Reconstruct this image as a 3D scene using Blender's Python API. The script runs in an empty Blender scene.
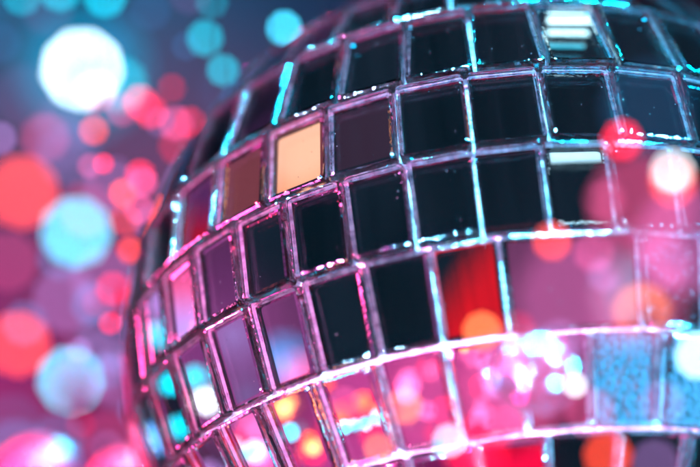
import bpy, bmesh, math, random
from mathutils import Vector, Matrix
random.seed(11)
S = bpy.context.scene
COL = S.collection

# ------------------------------------------------------------------ camera
FPX, W, H = 1374.8, 700.0, 467.0                     # lens in photo pixels
R = 0.0635                                           # mirror ball radius (5 inch ball), metres
Cc = Vector((0.41146611, -0.31435047, -3.62320339))  # ball centre in camera axes, in radii
AX = Vector((-0.05771594, 0.85280368, -0.51903252)).normalized()   # hanging axis = world up
BALL = Vector((0, 0, 1.6))
Zw = AX
Yw = (Vector((0, 0, -1)) - Zw * Zw.dot(Vector((0, 0, -1)))).normalized()
Xw = Yw.cross(Zw)
RW = Matrix((Xw, Yw, Zw))                            # camera axes -> world
CAM = BALL - RW @ (Cc * R)
cd = bpy.data.cameras.new("camera"); cam = bpy.data.objects.new("camera", cd); COL.objects.link(cam)
cam.matrix_world = Matrix.Translation(CAM) @ RW.to_4x4()
cd.sensor_width = 36; cd.lens = FPX * 36 / W
cd.clip_start = 0.005; cd.clip_end = 60
APER = 0.0113; DF = 0.182
cd.dof.use_dof = True; cd.dof.focus_distance = DF
cd.dof.aperture_fstop = cd.lens / 1000 / APER
cd.dof.aperture_blades = 9; cd.dof.aperture_rotation = 0.2
S.camera = cam

def P(px, py, d):                                    # point seen at a photo pixel, d metres deep
    return CAM + RW @ Vector(((px - W/2)/FPX*d, -(py - H/2)/FPX*d, -d))
def blur(d): return FPX*APER*abs(1/DF - 1/d)         # bokeh diameter in photo px

# ------------------------------------------------------------------ render, world
S.view_settings.view_transform = 'Standard'; S.view_settings.look = 'None'
S.view_settings.exposure = 0; S.view_settings.gamma = 1
S.cycles.use_denoising = True
S.cycles.use_adaptive_sampling = False
S.cycles.max_bounces = 12; S.cycles.transmission_bounces = 10; S.cycles.glossy_bounces = 6
S.cycles.sample_clamp_indirect = 8; S.cycles.blur_glossy = 0.3
w = bpy.data.worlds.new("World"); S.world = w; w.use_nodes = True
def build_world(nt):
    """the dim room all round: navy dark, with coloured glow painted in to the left and below"""
    N = nt.nodes.new; L = nt.links.new; bg = nt.nodes['Background']
    tc = N('ShaderNodeTexCoord'); sp = N('ShaderNodeSeparateXYZ'); L(tc.outputs['Generated'], sp.inputs[0])
    ns = N('ShaderNodeTexNoise'); ns.inputs['Scale'].default_value = 3.2; ns.inputs['Detail'].default_value = 2; L(tc.outputs['Generated'], ns.inputs[0])
    def ramp(sock, lo, hi):
        m = N('ShaderNodeMapRange'); m.interpolation_type = 'SMOOTHSTEP'; m.inputs['From Min'].default_value = lo; m.inputs['From Max'].default_value = hi
        L(sock, m.inputs['Value']); return m.outputs[0]
    def mix(f, a, b):
        m = N('ShaderNodeMix'); m.data_type = 'RGBA'; L(f, m.inputs['Factor'])
        if isinstance(a, tuple): m.inputs['A'].default_value = a
        else: L(a, m.inputs['A'])
        if isinstance(b, tuple): m.inputs['B'].default_value = b
        else: L(b, m.inputs['B'])
        return m.outputs['Result']
    navy = mix(ramp(ns.outputs[0], .40, .64), (.0025, .0095, .0165, 1), (.0080, .0180, .0320, 1))
    left = mix(ramp(ns.outputs[0], .38, .62), (.22, .04, .20, 1), (.52, .10, .40, 1))  # pink glow painted into the world for the tiles to mirror
    low = mix(ramp(ns.outputs[0], .40, .60), (.22, .015, .11, 1), (.68, .07, .34, 1))
    dt = N('ShaderNodeVectorMath'); dt.operation = 'DOT_PRODUCT'; dt.inputs[1].default_value = (-.60, .52, .61); L(tc.outputs['Generated'], dt.inputs[0])
    navy = mix(ramp(dt.outputs['Value'], .84, .97), navy, (.12, .025, .13, 1))
    c = mix(ramp(sp.outputs[0], -.895, -.97), navy, left)
    ml = N('ShaderNodeMath'); ml.operation = 'MULTIPLY'; L(ramp(sp.outputs[2], -.25, -.46), ml.inputs[0]); L(ramp(sp.outputs[0], .22, -.08), ml.inputs[1])
    c = mix(ml.outputs[0], c, low)
    L(c, bg.inputs[0]); bg.inputs[1].default_value = 1.0
build_world(w.node_tree)

def area(name, loc, target, size, power, color, spread=180, sizey=None):
    l = bpy.data.lights.new(name, 'AREA'); l.energy = power; l.color = color; l.size = size
    if sizey: l.shape = 'RECTANGLE'; l.size_y = sizey
    l.spread = math.radians(spread)
    o = bpy.data.objects.new(name, l); COL.objects.link(o)
    o.location = loc; o.rotation_euler = (Vector(target) - Vector(loc)).to_track_quat('-Z', 'Y').to_euler()
    return o
def bl(x, y, z): return BALL + Vector((x, y, z))
CYAN = (0.0, 0.55, 1.0); PINK = (1.0, 0.05, 0.38); MAG = (0.85, 0.12, 0.75); RED = (1, .03, .10)
area('cyan_lamp_above', bl(.06, .20, .42), BALL, .045, 6, CYAN, 70)
area('cyan_lamp_right', bl(.42, .06, .06), BALL, .10, 3.4, CYAN, 70)
area('pink_lamp_below', bl(-.25, .04, -.36), BALL, .10, 1.6, PINK, 70)
def spark(name, d, power, color, size=.028, dist=.5):       # small unseen lamps added round the ball to make its edges glint
    d = Vector(d).normalized(); area(name, BALL + d*dist, BALL, size, power*1.5, color, spread=70)
spark('cyan_spark_front', (-.12, -.83, .54), 3.0, (.08, .62, 1))
spark('cyan_spark_front_right', (.18, -.81, .55), 3.0, (.04, .60, 1))
spark('cyan_spark_high_right', (.42, -.38, .83), 4.6, CYAN)
spark('cyan_spark_high', (.19, -.48, .86), 4.8, CYAN)
spark('cyan_spark_high_left', (-.30, -.41, .84), 1.5, CYAN)
spark('cyan_spark_right', (.62, -.74, .10), 2.6, (.05, .55, 1))
spark('cyan_spark_far_right', (.72, -.50, .50), 2.4, CYAN)
spark('red_spark_left', (-.86, -.46, .14), 3.0, (1, .04, .14))
spark('lilac_spark_left', (-.66, -.68, .12), 1.0, (.95, .20, .75))
spark('pink_spark_low', (-.66, -.66, -.32), 3.4, (1, .12, .50))
spark('ice_spark_low', (-.37, -.86, -.36), 1.2, (.15, .60, 1))
spark('pink_spark_high_left', (-.86, -.04, .50), .9, (1, .12, .40))
spark('ice_spark_low_right', (.60, -.42, -.66), 5.5, (.02, .58, 1))
spark('ice_spark_low_left', (-.55, -.50, -.67), 1.8, (.3, .60, 1))
spark('pink_spark_side', (-.95, .10, .20), .8, (1, .06, .30), .10)
spark('blue_spark_left', (-.66, -.22, .72), 2.6, (.04, .5, 1))

# ------------------------------------------------------------------ helpers
def mat(name, base=(.8, .8, .8), rough=.5, metal=0, trans=0, ior=1.5, emis=None, es=0):
    m = bpy.data.materials.new(name); m.use_nodes = True
    b = m.node_tree.nodes['Principled BSDF']
    b.inputs['Base Color'].default_value = (*base, 1); b.inputs['Roughness'].default_value = rough
    b.inputs['Metallic'].default_value = metal; b.inputs['Transmission Weight'].default_value = trans
    b.inputs['IOR'].default_value = ior
    if emis: b.inputs['Emission Color'].default_value = (*emis, 1); b.inputs['Emission Strength'].default_value = es
    return m
def bump(m, scale, strength, dist=.0002, kind='ShaderNodeTexNoise', detail=3, stretch=None):
    nt = m.node_tree; b = nt.nodes['Principled BSDF']
    tc = nt.nodes.new('ShaderNodeTexCoord'); n = nt.nodes.new(kind)
    n.inputs['Scale'].default_value = scale
    if 'Detail' in n.inputs: n.inputs['Detail'].default_value = detail
    bp = nt.nodes.new('ShaderNodeBump'); bp.inputs['Strength'].default_value = strength; bp.inputs['Distance'].default_value = dist
    src = tc.outputs['Object']
    if stretch:
        mp = nt.nodes.new('ShaderNodeMapping'); mp.inputs['Scale'].default_value = stretch
        nt.links.new(src, mp.inputs[0]); src = mp.outputs[0]
    nt.links.new(src, n.inputs['Vector']); nt.links.new(n.outputs[0], bp.inputs['Height'])
    nt.links.new(bp.outputs[0], b.inputs['Normal'])
    return n
def link_mesh(name, verts, faces, mats, parent=None, mi=None, smooth=False):
    me = bpy.data.meshes.new(name); me.from_pydata([tuple(v) for v in verts], [], faces)
    for m in mats: me.materials.append(m)
    if mi:
        for p, k in zip(me.polygons, mi): p.material_index = k
    if smooth:
        for p in me.polygons: p.use_smooth = True
    me.update()
    o = bpy.data.objects.new(name, me); COL.objects.link(o)
    if parent: o.parent = parent
    return o
def tag(o, label=None, cat=None, group=None, kind=None):
    if label: o['label'] = label
    if cat: o['category'] = cat
    if group: o['group'] = group
    if kind: o['kind'] = kind
    return o
def empty(name, loc):
    o = bpy.data.objects.new(name, None); COL.objects.link(o); o.location = loc; o.empty_display_size = .01
    return o
def lathe(prof, n=24):                               # prof: (r, z) list, closed at poles
    V, F = [], []
    rings = []
    for r, z in prof:
        if r < 1e-7: rings.append([len(V)]); V.append((0, 0, z))
        else:
            rings.append(list(range(len(V), len(V)+n)))
            V += [(r*math.cos(2*math.pi*i/n), r*math.sin(2*math.pi*i/n), z) for i in range(n)]
    for a, b in zip(rings, rings[1:]):
        for i in range(n):
            j = (i+1) % n
            if len(a) == 1 and len(b) > 1: F.append((a[0], b[i], b[j]))
            elif len(b) == 1 and len(a) > 1: F.append((a[i], b[0], a[j]))
            elif len(a) > 1: F.append((a[i], b[i], b[j], a[j]))
    return V, F
def tube(points, r, n=6):
    V, F = [], []
    pts = [Vector(p) for p in points]
    for k, p in enumerate(pts):
        t = (pts[min(k+1, len(pts)-1)] - pts[max(k-1, 0)]).normalized()
        u = t.cross(Vector((.31, .2, .93)).normalized()).normalized(); v = t.cross(u)
        V += [p + (u*math.cos(2*math.pi*i/n) + v*math.sin(2*math.pi*i/n))*r for i in range(n)]
    for k in range(len(pts)-1):
        for i in range(n):
            j = (i+1) % n
            F.append((k*n+i, k*n+j, (k+1)*n+j, (k+1)*n+i))
    F.append(tuple(range(n-1, -1, -1))); F.append(tuple((len(pts)-1)*n+i for i in range(n)))
    return V, F
def smooth_path(pts, sub=8):
    out = []
    P_ = [pts[0]] + list(pts) + [pts[-1]]
    for a, b, c, d in zip(P_, P_[1:], P_[2:], P_[3:]):
        for k in range(sub):
            t = k/sub
            out.append(.5*((2*b) + (c-a)*t + (2*a-5*b+4*c-d)*t*t + (3*b-a-3*c+d)*t*t*t))
    out.append(pts[-1]); return out

# ------------------------------------------------------------------ materials
def glass_tile_mat():
    m = mat('tile_glass', (.97, .99, 1), .0, 0, 1, 1.5)
    nt = m.node_tree; b = nt.nodes['Principled BSDF']; out = nt.nodes['Material Output']
    bump(m, 240, .12, .00006, detail=2)
    # loose dust specks lying on the glass
    tc = nt.nodes.new('ShaderNodeTexCoord'); vo = nt.nodes.new('ShaderNodeTexVoronoi'); vo.inputs['Scale'].default_value = 1000
    vo.inputs['Randomness'].default_value = 1
    lt = nt.nodes.new('ShaderNodeMath'); lt.operation = 'LESS_THAN'; lt.inputs[1].default_value = .065
    sep = nt.nodes.new('ShaderNodeSeparateColor'); gt = nt.nodes.new('ShaderNodeMath'); gt.operation = 'GREATER_THAN'; gt.inputs[1].default_value = .78
    mul = nt.nodes.new('ShaderNodeMath'); mul.operation = 'MULTIPLY'
    d = nt.nodes.new('ShaderNodeBsdfDiffuse'); d.inputs[0].default_value = (.035, .035, .035, 1)
    mx = nt.nodes.new('ShaderNodeMixShader')
    nt.links.new(tc.outputs['Object'], vo.inputs['Vector']); nt.links.new(vo.outputs['Distance'], lt.inputs[0])
    nt.links.new(vo.outputs['Color'], sep.inputs[0]); nt.links.new(sep.outputs[0], gt.inputs[0])
    nt.links.new(lt.outputs[0], mul.inputs[0]); nt.links.new(gt.outputs[0], mul.inputs[1])
    nt.links.new(mul.outputs[0], mx.inputs[0]); nt.links.new(b.outputs[0], mx.inputs[1]); nt.links.new(d.outputs[0], mx.inputs[2])
    nt.links.new(mx.outputs[0], out.inputs[0])
    return m
M_GLASS = glass_tile_mat()
M_EDGE = mat('cut_glass_edge', (.97, .99, 1), .04, 0, 1, 1.5); bump(M_EDGE, 1100, .6, .00012, detail=3)
M_MIRROR = mat('silvered_mirror', (.86, .88, .90), .015, 1); bump(M_MIRROR, 60, .05, .0002)
M_HAMMER = mat('crazed_mirror', (.9, .92, .95), .05, 1); bump(M_HAMMER, 1200, 1.0, .0003, detail=4, stretch=(1, 1, .35))
M_CORE = mat('ball_core_silver', (.74, .72, .78), .22, .7); bump(M_CORE, 1500, 1.0, .0006, detail=4)
def patchy(m, scale, c0, c1):
    nt = m.node_tree; tc = nt.nodes.new('ShaderNodeTexCoord'); n = nt.nodes.new('ShaderNodeTexNoise'); n.inputs['Scale'].default_value = scale; n.inputs['Detail'].default_value = 3
    r = nt.nodes.new('ShaderNodeValToRGB'); r.color_ramp.elements[0].position = .38; r.color_ramp.elements[0].color = (*c0, 1)
    r.color_ramp.elements[1].position = .62; r.color_ramp.elements[1].color = (*c1, 1)
    nt.links.new(tc.outputs['Object'], n.inputs['Vector']); nt.links.new(n.outputs[0], r.inputs[0]); nt.links.new(r.outputs[0], nt.nodes['Principled BSDF'].inputs['Base Color'])
patchy(M_CORE, 700, (.30, .28, .33), (.90, .88, .92))        # silver paint worn through to the dark plastic in patches
M_DARK = mat('matt_black_rubber', (.0025, .0025, .003), .9); M_DARK.node_tree.nodes['Principled BSDF'].inputs['Specular IOR Level'].default_value = 0
M_WIRE = mat('black_wire', (.002, .002, .002), .9); M_WIRE.node_tree.nodes['Principled BSDF'].inputs['Specular IOR Level'].default_value = 0
M_CLEAR = mat('rose_glass', (.92, .40, .62), .16, 0, 1, 1.48); M_RED = mat('red_bead', (.16, .004, .012), .35); M_RED.node_tree.nodes['Principled BSDF'].inputs['Specular IOR Level'].default_value = .12
M_METAL = mat('chrome', (.8, .8, .8), .12, 1)

# ------------------------------------------------------------------ setting: a plain wall far behind
def wall():
    V, F = [], []
    nx, nz = 24, 12
    for j in range(nz+1):
        for i in range(nx+1):
            a = math.radians(-70 + 140*i/nx)
            V.append((2.2*math.sin(a), 2.2*math.cos(a), -1.6 + 5.2*j/nz))
    for j in range(nz):
        for i in range(nx):
            q = j*(nx+1)+i; F.append((q, q+1, q+nx+2, q+nx+1))
    m = mat('painted_wall', (.05, .05, .055), .8); bump(m, 6, .2, .01)
    o = link_mesh('background', V, F, [m], smooth=True); o.location = (0, 0, 1.6)
    tag(o, kind='structure', label='dark out of focus wall washed blue above and magenta below')
wall()
# unseen spots added to tint the wall blue above, magenta lower left
def spot(name, loc, target, power, color, ang):
    l = bpy.data.lights.new(name, 'SPOT'); l.energy = power; l.color = color; l.spot_size = math.radians(ang); l.spot_blend = 1
    l.shadow_soft_size = .03
    o = bpy.data.objects.new(name, l); COL.objects.link(o); o.location = loc
    o.rotation_euler = (Vector(target) - Vector(loc)).to_track_quat('-Z', 'Y').to_euler()
def WALL(px, py, inward=0):
    v = (P(px, py, 1) - CAM).normalized(); a = v.x*v.x + v.y*v.y; b = CAM.x*v.x + CAM.y*v.y; c = CAM.x**2 + CAM.y**2 - 2.2**2
    p = CAM + v*((-b + math.sqrt(b*b - a*c))/a); return p - Vector((p.x, p.y, 0)).normalized()*inward
spot('blue_wall_spot', WALL(100, -420, .55), WALL(130, 0), 150, (.0, .33, 1.0), 85)
spot('teal_wall_spot', WALL(-250, -250, .5), WALL(70, 40), 130, (.0, .5, .9), 60)
spot('magenta_wall_spot', WALL(-420, 480, .55), WALL(40, 330), 170, (1, .03, .36), 66)
spot('crimson_wall_spot', WALL(520, 420, .40), WALL(175, 180), 80, (1, .01, .10), 50)

# ------------------------------------------------------------------ the mirror ball
LAT = [24.934, 10.746, -0.911, -12.255, -23.833, -35.114]
PIT = [9.068, 8.994, 9.018, 8.033, 8.324, 9.105]
OFF = [-26.457, -24.077, -25.508, -23.776, -22.672, -23.439]
# basis of longitudes: e1 faces the camera
Zc = Vector((0, 0, 1))
E1 = (Zc - AX*AX.dot(Zc)).normalized(); E2 = AX.cross(E1)
E1w, E2w = RW @ E1, RW @ E2
def sph(la, lo):
    la, lo = math.radians(la), math.radians(lo)
    return (E1w*math.cos(lo) + E2w*math.sin(lo))*math.cos(la) + Vector((0, 0, 1))*math.sin(la)
rows = []   # (lat_top, lat_bottom, pitch, offset, index)
rows.append((36.6, LAT[0], PIT[0], OFF[0], 0))
for k in range(1, 6): rows.append((LAT[k-1], LAT[k], PIT[k], OFF[k], k))
rows.append((LAT[5], -46.6, 10.2, -23.0, 6))
for k, (a, b) in enumerate(((48.2, 36.6), (59.8, 48.2), (71.4, 59.8), (83, 71.4))):
    n = max(5, round(360/(9.0/math.cos(math.radians((a+b)/2))))); rows.append((a, b, 360/n, -26-3*k, 10+k))
for k, (a, b) in enumerate(((-46.6, -58.2), (-58.2, -69.8), (-69.8, -81.4))):
    n = max(5, round(360/(9.0/math.cos(math.radians((a+b)/2))))); rows.append((a, b, 360/n, -23, 20+k))
GAP, BEV, TH = .00030, .00045, .0021
ball = empty('mirror_ball', BALL)
tag(ball, 'large hanging mirror ball of thick clear glass mirror tiles, seen from below', 'mirror ball')
def tile_geo(la1, la2, lo1, lo2, tilt, rim=.00050, gap=GAP):
    c = (sph((la1+la2)/2, (lo1+lo2)/2)).normalized()
    n = (c + tilt).normalized()
    ctr = c*R*.9965
    q = []
    for la, lo in ((la1, lo1), (la1, lo2), (la2, lo2), (la2, lo1)):
        v = sph(la, lo)*R; v = v - n*((v-ctr).dot(n)); q.append(v)
    # order counter-clockwise seen from outside
    if (q[1]-q[0]).cross(q[2]-q[1]).dot(n) < 0: q.reverse()
    def inset(poly, d):
        out = []
        for i in range(4):
            p0, p1, p2 = poly[i-1], poly[i], poly[(i+1) % 4]
            a = (p1-p0).normalized(); b = (p2-p1).normalized()
            na, nb = n.cross(a), n.cross(b)
            k = na + nb; k = k/(1 + na.dot(nb)); out.append(p1 + k*d)
        return out
    def rounded(poly, r, seg=3):
        out = []
        for i in range(4):
            p0, p1, p2 = poly[i-1], poly[i], poly[(i+1) % 4]
            a = p1 + (p0-p1).normalized()*r; b = p1 + (p2-p1).normalized()*r
            for s in range(seg+1):
                t = s/seg; out.append(a*(1-t)**2 + p1*2*t*(1-t) + b*t*t)
        return out
    o0 = inset(q, gap); rr = .0006
    rings = [[p for p in rounded(inset(o0, BEV), rr)],
             [p - n*BEV*.25 for p in rounded(inset(o0, BEV*.35), rr)],
             [p - n*BEV for p in rounded(o0, rr)],
             [p - n*(TH-.0002) for p in rounded(o0, rr)],
             [p - n*TH for p in rounded(inset(o0, .0002), rr)]]
    N = len(rings[0]); V = [p for r_ in rings for p in r_]; F, MI = [tuple(range(N))], [0]
    for k in range(len(rings)-1):
        for i in range(N):
            j = (i+1) % N
            F.append((k*N+i, (k+1)*N+i, (k+1)*N+j, k*N+j)); MI.append(1)
    F.append(tuple(range(len(V)-1, len(V)-N-1, -1))); MI.append(0)
    s = len(V); mp = [p - n*(TH+.00003) for p in inset(o0, rim)]; V += mp
    mq = [p - n*(TH+.00012) for p in inset(o0, rim)]; V += mq
    F.append((s, s+1, s+2, s+3)); MI.append(2)
    F.append((s+7, s+6, s+5, s+4)); MI.append(2)
    for i in range(4):
        j = (i+1) % 4; F.append((s+i, s+4+i, s+4+j, s+j)); MI.append(2)
    return V, F, MI, ctr, n
def project(p):
    v = RW.transposed() @ (p - CAM); return (v.x/-v.z*FPX + W/2, -v.y/-v.z*FPX + H/2)
TILES = {}; restV, restF, restM = [], [], []
cand = []
for la1, la2, pit, off, ri in rows:
    n = round(360/pit)
    k0 = -12; lo_start = off + pit*k0
    kk = k0
    while kk < k0 + 40:
        lo1 = off + pit*kk; step = 1
        if lo1 + pit > lo_start + 360: 
            break
        if ri == 4 and kk == 2: step = 2             # one double-width tile
        lo2 = lo1 + pit*step
        if lo_start + 360 - lo2 < pit*.6: lo2 = lo_start + 360 
        t = Vector((random.gauss(0, .006), random.gauss(0, .006), random.gauss(0, .006)))
        cand.append((ri, kk, la1, la2, lo1, lo2, t)); kk += step
vis = []
for c in cand:
    ri, kk, la1, la2, lo1, lo2, t = c
    m = sph((la1+la2)/2, (lo1+lo2)/2); p = BALL + m*R
    x, y = project(p); f = -(p-CAM).normalized().dot(m)
    if f > -.02 and -45 < x < 745 and -45 < y < 512: vis.append((-f, c))
vis.sort(key=lambda a: a[0]); visset = {id(c) for _, c in vis[:100]}
LABELS = {(2, -1): 'tile glowing warm orange', (5, 3): 'crazed tile glittering cyan', (4, 2): 'double width tile with a pink and teal reflection',
          (1, 3): 'tile crossed by white light stripes'}
AIM = {}
for c in cand:
    ri, kk, la1, la2, lo1, lo2, t = c
    V, F, MI, ctr, n = tile_geo(la1, la2, lo1, lo2, t, gap={4: .00036, 5: .00045, 6: .00042}.get(ri, GAP))
    if id(c) in visset:
        V = [v - ctr for v in V]
        mm = M_HAMMER if (ri, kk) in ((5, 3), (5, 4), (4, 4)) else M_MIRROR
        o = link_mesh('mirror_tile', V, F, [M_GLASS, M_EDGE, mm], ball, MI); o.location = ctr
        if (ri, kk) in LABELS: o['label'] = LABELS[(ri, kk)]
        vw = (BALL + ctr - CAM).normalized(); AIM[(ri, kk)] = (BALL + ctr, vw - n*2*vw.dot(n), n)
    else:
        s = len(restV); restV += V; restF += [tuple(i+s for i in f) for f in F]; restM += MI
o = link_mesh('mirror_tiles', restV, restF, [M_GLASS, M_EDGE, M_MIRROR], ball, restM); o['kind'] = 'stuff'
V, F = lathe([((R*.9965-TH-.00035)*math.sin(math.pi*i/48), (R*.9965-TH-.00035)*math.cos(math.pi*i/48)) for i in range(49)], 96)
link_mesh('core', V, F, [M_CORE], ball, smooth=True)
V, F = lathe([(0, .070), (.004, .070), (.004, .066), (.011, .065), (.012, .0585), (0, .0585)], 32)
cap = link_mesh('hanging_cap', V, F, [M_METAL], ball)
V, F = tube([(0, 0, .070), (0, 0, .9)], .0008, 8); link_mesh('cable', V, F, [M_METAL], cap)

# ------------------------------------------------------------------ lamps
EM = {}
def emat(col, e):
    k = (tuple(round(c, 3) for c in col), round(e, 2))
    if k not in EM:
        m = bpy.data.materials.new('glowing_bulb'); m.use_nodes = True; nt = m.node_tree; nt.nodes.clear()
        em = nt.nodes.new('ShaderNodeEmission'); em.inputs[0].default_value = (*col, 1); em.inputs[1].default_value = e
        o = nt.nodes.new('ShaderNodeOutputMaterial'); nt.links.new(em.outputs[0], o.inputs[0]); EM[k] = m
    return EM[k]
BV, BF = lathe([(0, 1)] + [(math.sin(a), math.cos(a)) for a in [math.pi*i/12 for i in range(1, 11)]] + [(.45, -.97), (0, -.97)], 20)
SV, SF = lathe([(0, 1.9), (.35, 1.9), (.5, 1.6), (.5, .9), (0, .9)], 12)
def depth_for(diam, front):
    inv = 1/DF + (diam/(FPX*APER))*(1 if front else -1)
    return 1/inv if inv > 1/1.9 else 1.9
def bulb(px, py, diam, col, level, label, front=False, ratio=.25, name='hanging_light', group=None, cord=.8, depth=None):
    """a round bulb on a cord; level = brightness its blurred disc should reach"""
    d = depth or depth_for(diam, front); B = blur(d)
    b = max(ratio*diam, (diam-B)*1.0 + .30*B if diam > B else 0)   # bulb size in px
    cov = min(1, (b/B)**2); r = b/2*d/FPX
    e = level/cov
    root = empty(name, P(px, py, d)); tag(root, label, 'light bulb' if not front else 'fairy light', group)
    bo = link_mesh('bulb', [Vector(v)*r for v in BV], BF, [emat(col, e)], root, smooth=True)
    so = link_mesh('socket', [Vector(v)*r for v in SV], SF, [M_DARK], root)
    V, F = tube([(0, 0, r*1.85), (0, 0, cord)], .00010*d if not front else .00003, 5); link_mesh('cord', V, F, [M_DARK if not front else M_WIRE], root)
    return root
C_CY = (.0, .58, .78); C_PC = (.05, .64, .92); C_W = (.85, .95, 1); C_OR = (1, .07, .03); C_RD = (1, .006, .04)
C_LV = (.42, .22, .62); C_BL = (.06, .25, .62); C_PK = (1, .12, .35); C_O2 = (1, .24, .08)
bgG = 'hanging lights glowing out of focus behind the ball'
BG = [
 (82, 69, 76, (.7, .93, 1), 3.2, 'biggest and brightest white bulb with cyan fringe near upper left corner', 1.5),
 (120, 84, 56, C_CY, .55, 'cyan light half hidden behind the big white bulb'),
 (84, 70, 150, (.0, .30, .55), 1.5, 'wide dim blue globe added for the glare around the big white bulb', 2.0),  # extra globe standing in for lens glare
 (105, -4, 44, C_CY, .75, 'bright cyan light cut by the top edge above the white bulb'),
 (22, -4, 40, C_CY, .40, 'cyan light cut by the top edge near the upper left corner'),
 (60, -10, 44, C_CY, .6, 'cyan light at top edge between two other cyan lights'),
 (205, 38, 37, C_CY, .62, 'round cyan light, upper one of the close pair left of the ball'),
 (223, 70, 33, C_CY, .60, 'round cyan light, lower one of the close pair left of the ball'),
 (284, 28, 36, C_PC, 1.1, 'pale cyan light touching the upper outline of the ball'),
 (212, 2, 34, C_CY, .22, 'dim cyan light at the top edge above the cyan pair'),
 (150, 10, 42, C_BL, .12, 'faint navy light at the top edge'),
 (186, 46, 30, C_BL, .14, 'faint blue light just left of the cyan pair'),
 (140, 102, 36, C_RD, .75, 'pinkish red light at lower right of the big white bulb'),
 (122, 110, 34, C_PK, .30, 'pink light overlapping the red one beside the big white bulb'),
 (172, 88, 30, C_RD, .22, 'dim red light below the cyan pair'),
 (160, 122, 32, C_LV, .18, 'faint lavender light left of the crimson one near the ball outline'),
 (190, 122, 32, C_RD, .40, 'crimson light beside the upper left outline of the ball'),
 (22, 192, 74, C_OR, .95, 'large orange red light at the left edge, upper one'),
 (76, 232, 72, C_PC, 1.25, 'large pale cyan light at mid height on the left'),
 (140, 175, 32, C_RD, .85, 'bright red light left of the ball, above the small orange one'),
 (123, 193, 30, C_OR, 1.0, 'small orange light under the bright red one'),
 (130, 250, 28, C_OR, .75, 'small orange red light right of the large pale cyan one'),
 (148, 222, 34, C_LV, .22, 'faint purple light beside the left outline of the ball'),
 (90, 166, 26, C_PK, .35, 'small pink light above the large pale cyan one'),
 (0, 138, 34, C_LV, .42, 'lavender light cut by the left edge'),
 (60, 140, 62, C_LV, .14, 'wide faint lavender light below the big white bulb'),
 (66, 300, 68, C_LV, .36, 'large lavender light between the two large cyan ones'),
 (92, 304, 44, C_BL, .30, 'blue light overlapping the large lavender one'),
 (18, 344, 66, C_OR, .95, 'large orange red light at the left edge, lower one'),
 (70, 380, 66, C_PC, 1.3, 'large pale cyan light near the lower left corner'),
 (92, 364, 70, C_LV, .20, 'faint lavender light behind the lower large cyan one'),
 (110, 323, 24, C_RD, .65, 'small red light between ball and lower orange one'),
 (58, 440, 56, C_BL, .25, 'dim teal light above the glass beads at the bottom left'),
 (8, 262, 60, C_PK, .18, 'faint pink light between the two orange ones at the left edge'),
 (110, 440, 60, C_PK, .16, 'faint pink light right of the dim teal one at the bottom left'),
]
for a in BG: bulb(*a[:6], group=bgG, depth=a[6] if len(a) > 6 else None)
fgG = 'fairy lights glowing out of focus in front of the ball'
FG = [
 (622, 140, 43, C_RD, .95, 'red fairy light in front of the upper right tiles'),
 (672, 172, 46, C_W, 1.3, 'white fairy light at the right, inside a red glow'),
 (673, 182, 50, C_OR, .75, 'orange red fairy light just under the white one at right'),
 (552, 241, 40, C_OR, .85, 'orange fairy light over the seam right of centre'),
 (605, 200, 42, C_PK, .20, 'faint rose fairy light above the orange one right of centre'),
 (594, 252, 42, C_PK, .32, 'rose fairy light right of the orange one'),
 (604, 275, 35, C_LV, .32, 'lavender fairy light on the double width tile'),
 (482, 331, 40, C_O2, 1.0, 'bright orange fairy light below the red tile'),
 (516, 331, 42, C_RD, .30, 'dim crimson fairy light right of the bright orange one'),
 (530, 358, 36, C_LV, .42, 'lavender fairy light in front of the glass bead'),
 (405, 406, 36, C_O2, 1.0, 'orange fairy light over the lower tiles left of the pale one'),
 (445, 410, 30, C_RD, .60, 'red fairy light above the pale cyan one'),
 (449, 440, 33, C_PC, 1.0, 'pale cyan fairy light near the bottom centre'),
 (642, 312, 60, C_O2, .70, 'large peach fairy light above the crazed tile'),
 (698, 356, 46, (.6, .9, 1), 1.3, 'bright white fairy light cut by the right edge'),
 (608, 456, 50, C_OR, .80, 'orange red fairy light at the bottom edge right of centre'),
 (655, 462, 48, C_LV, .30, 'faint lavender fairy light at the bottom edge'),
 (640, 205, 105, C_PK, .36, 'wide faint pink light added close to the lens for a veil at right'),  # the wide blurred lights are added to lay a haze over the ball
 (690, 240, 110, (.75, .16, .5), .42, 'wide faint lavender light added for a veil at the right edge'),
 (575, 300, 120, (.8, .16, .5), .30, 'wide faint pink light added to veil the double width tile'),
 (520, 385, 110, C_PK, .40, 'wide faint pink light added to veil the lower middle'),
 (430, 400, 100, C_PK, .2, 'wide faint pink light added to veil the lower tiles left of middle'),
 (650, 110, 100, C_BL, .10, 'wide faint blue light added for a veil at the upper right'),
 (640, 300, 100, C_PK, .26, 'wide faint pink light added to veil the area around the peach one'),
 (428, 368, 26, C_RD, .45, 'small red fairy light just above the orange one over the lower tiles'),
 (505, 424, 36, C_PK, .40, 'rose fairy light over the bottom middle tiles'),
 (560, 342, 46, C_LV, .34, 'lilac fairy light overlapping the upper right of the glass bead'),
 (590, 412, 50, C_PK, .30, 'rose fairy light between glass bead and crazed tile'),
 (468, 458, 38, C_LV, .40, 'lilac fairy light cut by the bottom edge right of the pale cyan one'),
 (378, 448, 30, C_O2, .75, 'orange fairy light at the bottom edge left of the pale cyan one'),
 (345, 402, 32, C_PK, .35, 'rose fairy light over the lower left tiles'),
 (662, 404, 46, C_LV, .34, 'lilac fairy light in front of the crazed tile'),
 (664, 262, 56, (.8, .2, .6), .34, 'mauve fairy light below the white and red pair at the right'),
 (575, 385, 26, C_W, .9, 'small white fairy light beside the glass bead'),
]
for a in FG: bulb(*a, front=True, group=fgG, name='fairy_light', ratio=.26, cord=.3)

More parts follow.
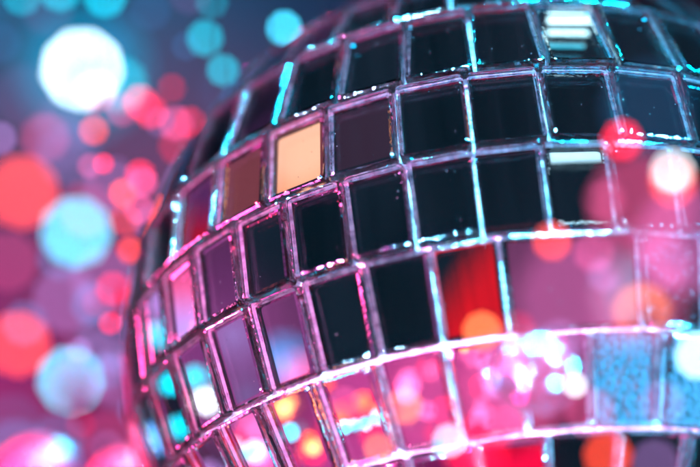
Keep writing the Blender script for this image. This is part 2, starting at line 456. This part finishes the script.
def bokeh_string(label, n, box, dmin, dmax, cols, l0, l1, seed):
    q = random.Random(seed); items = []
    for k in range(n):
        dm = q.uniform(dmin, dmax); d = depth_for(dm, False)*q.uniform(.95, 1.0); B = blur(d); b = .24*B
        items.append((P(q.uniform(box[0], box[2]), box[1] + (box[3]-box[1])*(k+q.random())/n, d), b/2*d/FPX, q.choice(cols), q.uniform(l0, l1)/.24**2))
    o = items[0][0]; root = empty('fairy_light_string', o); tag(root, label, 'string lights', 'loose strings of small lights behind the ball')
    for p, r, col, e in items:
        x = link_mesh('fairy_bulb', [Vector(v)*r for v in BV], BF, [emat(col, e)], root, smooth=True); x.location = p-o
        y = link_mesh('socket', [Vector(v)*r for v in SV], SF, [M_DARK], x)
    V, F = tube(smooth_path([p-o + Vector((0, 0, r*1.8)) for p, r, _, _ in items], 5), .00006, 5); link_mesh('wire', V, F, [M_DARK], root)
bokeh_string('loose string of dim navy and cyan lights across the upper left', 9, (-5, -10, 250, 120), 40, 66, [C_BL, C_BL, C_CY, C_LV], .04, .12, 1)
bokeh_string('loose string of dim red and pink lights left of the ball', 18, (90, 90, 190, 330), 24, 44, [C_RD, C_RD, C_PK, C_OR], .15, .7, 2)
bokeh_string('loose string of dim pink and lavender lights down the left side', 12, (-5, 120, 130, 470), 46, 68, [C_PK, C_LV, C_PK, C_BL], .10, .32, 3)
bokeh_string('loose string of small red and lavender lights at the lower left', 10, (60, 300, 150, 470), 26, 48, [C_RD, C_PK, C_LV, C_BL], .12, .5, 4)

# glowing orbs added off frame to colour what the tiles mirror
def MP(key, px, py, L):
    """the point that shows at photo pixel (px, py) in the given tile, L metres from it"""
    p, _, n = AIM[key]; v = (P(px, py, 1) - CAM).normalized()
    q = CAM + v*((p-CAM).dot(n)/v.dot(n)); return q + (v - n*2*v.dot(n))*L
def orb(key, px, py, L, r, col, e, label, m=None):
    root = empty('added_orb', MP(key, px, py, L)); tag(root, label, 'orb')
    link_mesh('globe', [Vector(v)*r for v in BV], BF, [m or emat(col, e)], root, smooth=True)
    link_mesh('socket', [Vector(v)*r*.9 + Vector((0, 0, r*.15)) for v in SV], SF, [M_DARK], root)
    V, F = tube([(0, 0, r*1.8), (0, 0, .8)], .00012, 6); link_mesh('cord', V, F, [M_DARK], root)
orb((2, -1), 291, 150, .22, .026, (1, .34, .17), 1.3, 'warm orange lantern mirrored in the glowing tile')
orb((4, 1), 640, 400, .25, .064, (1, .008, .02), .9, 'deep red lantern added to colour the tile right of the centre')
orb((2, -1), 292, 136, .17, .012, (1, .46, .30), 1.5, 'small pale peach lantern added to brighten the upper edge of the glowing tile')
orb((6, 1), 515, 462, .20, .026, (1, .005, .06), 1.2, 'crimson lantern added to colour a tile at the bottom edge')
orb((4, 2), 570, 285, .25, .026, (.42, .10, .30), .5, 'dim pink lantern added to colour the double width tile')
orb((4, 2), 640, 290, .20, .010, (.02, .35, .55), .8, 'small teal lantern added to colour the right end of the double width tile')
orb((5, 3), 650, 362, .12, .016, (.06, .50, 1), 3.2, 'cyan lantern added to colour the crazed tile')
orb((5, 4), 706, 395, .12, .018, (.08, .50, 1), 2.8, 'cyan lantern added to colour the tile at the right edge')
orb((2, -2), 238, 181, .18, .040, (.55, .12, .16), .42, 'dim red lantern mirrored in the tile left of the orange one')
orb((2, 0), 359, 131, .22, .040, (.5, .28, .55), .09, 'faintly glowing mauve lantern mirrored in the tile right of the orange one')
def tube_lamp(key, x0, y0, x1, y1, L, r, col, e, label):
    a, b = MP(key, x0, y0, L), MP(key, x1, y1, L)
    root = empty('tube_lamp', (a+b)/2); tag(root, label, 'tube light', 'slim tube lights above the ball')
    h = (b-a)/2; V, F = tube([-h, h], r, 12); link_mesh('tube', V, F, [emat(col, e)], root, smooth=True)
    for s in (-1, 1):
        V, F = tube([h*s*1.001, h*s*1.10], r*1.3, 12); link_mesh('end_cap', V, F, [M_DARK], root)
tube_lamp((1, 3), 549, 10, 594, 10, .014, .00042, (.55, .9, 1), 6, 'brightest of the four tube lights mirrored in the striped tile')
tube_lamp((1, 3), 549, 22, 590, 23, .014, .00032, (.50, .9, 1), 4.5, 'second of the four tube lights mirrored in the striped tile')
tube_lamp((1, 3), 549, 35, 586, 36, .014, .00024, (.05, .65, .9), 1.8, 'third and dimmer of the four tube lights mirrored in the striped tile')
tube_lamp((1, 3), 552, 47, 582, 48, .014, .0002, (.05, .3, .5), .6, 'faintest of the four tube lights mirrored in the striped tile')
tube_lamp((3, 3), 548, 149, 608, 147, .045, .0004, (.5, .85, 1), 5, 'slim glowing bar added for a glint along the top of a tile right of the middle')  # bar added to make the glint on this tile's upper edge

def led_string(label, items, wire=True):
    """micro lights on a copper wire; items: (tile, px, py, distance, colour, strength, radius)"""
    pts = [MP(k, x, y, L) for k, x, y, L, *_ in items]; o = pts[0]
    root = empty('micro_light_string', o); tag(root, label, 'string lights', 'micro light strings left of and below the ball')
    for p, (k, x, y, L, col, e, r) in zip(pts, items):
        b = link_mesh('micro_light', [Vector(v)*r for v in BV], BF, [emat(col, e)], root, smooth=True); b.location = p-o
    V, F = tube(smooth_path([p-o + Vector((0, .0022, 0)) for p in pts]), .00006, 5); link_mesh('wire', V, F, [M_WIRE], root)
rnd = random.Random(5)
def scatter(keys, n, cols, L0, L1, r0, r1, e0, e1, spread=(34, 34)):
    it = []
    for k in keys:
        cx, cy = project(AIM[k][0])
        for _ in range(n):
            it.append((k, cx + rnd.uniform(-spread[0], spread[0]), cy + rnd.uniform(-spread[1], spread[1]), rnd.uniform(L0, L1), rnd.choice(cols), rnd.uniform(e0, e1), rnd.uniform(r0, r1)))
    return it
led_string('micro lights of red and orange mirrored in the lowest tiles left of the middle', scatter([(5, -2), (5, -1)], 9, [C_RD, C_OR, C_O2, C_RD], .035, .10, .0007, .0016, 3, 10))
led_string('pale cyan micro lights mirrored as a sparkling row in the low tiles', [((5, -1), 337, 430, .03, C_PC, 9, .0008), ((5, -1), 347, 428, .035, C_PC, 6, .0006), ((5, -1), 358, 427, .035, C_PC, 7, .0007), ((5, -1), 371, 420, .04, C_PC, 8, .0008), ((5, -2), 281, 436, .04, C_PC, 9, .0010), ((5, -3), 245, 455, .05, C_PC, 8, .0012)])
led_string('pink and lavender micro lights mirrored in the lowest tiles at the left', scatter([(5, -3), (5, -4)], 7, [C_PK, C_RD, C_LV, C_PC], .04, .11, .0008, .0018, 3, 8))
led_string('pink and red micro lights mirrored in the tile below the middle', scatter([(5, 0), (5, 1)], 7, [C_PK, C_RD, C_PK, C_LV], .05, .09, .0008, .0015, 3, 8))
led_string('cyan and white micro lights mirrored in the left tiles near the outline', [((4, -4), 198, 402, .07, C_W, 10, .0014), ((4, -5), 163, 385, .05, C_CY, 7, .0012), ((4, -4), 186, 378, .06, C_CY, 5, .0014), ((4, -5), 172, 428, .055, C_CY, 6, .0013), ((4, -6), 150, 440, .08, C_BL, 8, .0018), ((3, -5), 152, 335, .07, C_PC, 5, .0014)])
led_string('blue, pink and lavender micro lights mirrored dimly in the left tiles', [((4, -2), 277, 365, .22, C_BL, 3, .006), ((4, -2), 296, 380, .20, C_PK, 2.5, .005), ((4, -3), 228, 335, .25, C_LV, 1.0, .008), ((4, -3), 240, 395, .2, C_LV, .6, .006), ((3, -4), 178, 292, .2, C_PK, 1.3, .008), ((3, -4), 180, 325, .2, C_LV, 2.2, .008), ((2, -3), 195, 232, .16, C_RD, .5, .005), ((3, -5), 160, 300, .2, C_LV, 2, .006)])

# ------------------------------------------------------------------ clear glass beads
def beads(label, items, m, name='bead_garland'):
    pts = [P(x, y, d) for x, y, d, r in items]; o = pts[0]
    root = empty(name, o); tag(root, label, 'beads')
    for p, (x, y, d, r) in zip(pts, items):
        rr = r*d/FPX
        V, F = lathe([(.05, 1)] + [(math.sin(a), math.cos(a)) for a in [math.pi*i/32 for i in range(1, 32)]] + [(.05, -1)], 48)
        b = link_mesh('bead', [Vector(v)*rr for v in V], F, [m], root, smooth=True); b.location = p-o
    if len(pts) > 1: V, F = tube(smooth_path([p-o for p in pts]), .0001, 6)
    else: V, F = tube([(0, 0, .001), (0, 0, .3)], .00001, 6)
    link_mesh('thread', V, F, [M_WIRE], root)
beads('garland of dark glossy red beads at the bottom left corner', [(-60, 500, .27, 44), (40, 484, .265, 46), (126, 488, .262, 38), (205, 520, .262, 40)], M_RED)
beads('single rose tinted glass bead hanging in front of the lower right tiles', [(535, 372, .150, 44)], M_CLEAR, 'hanging_bead')
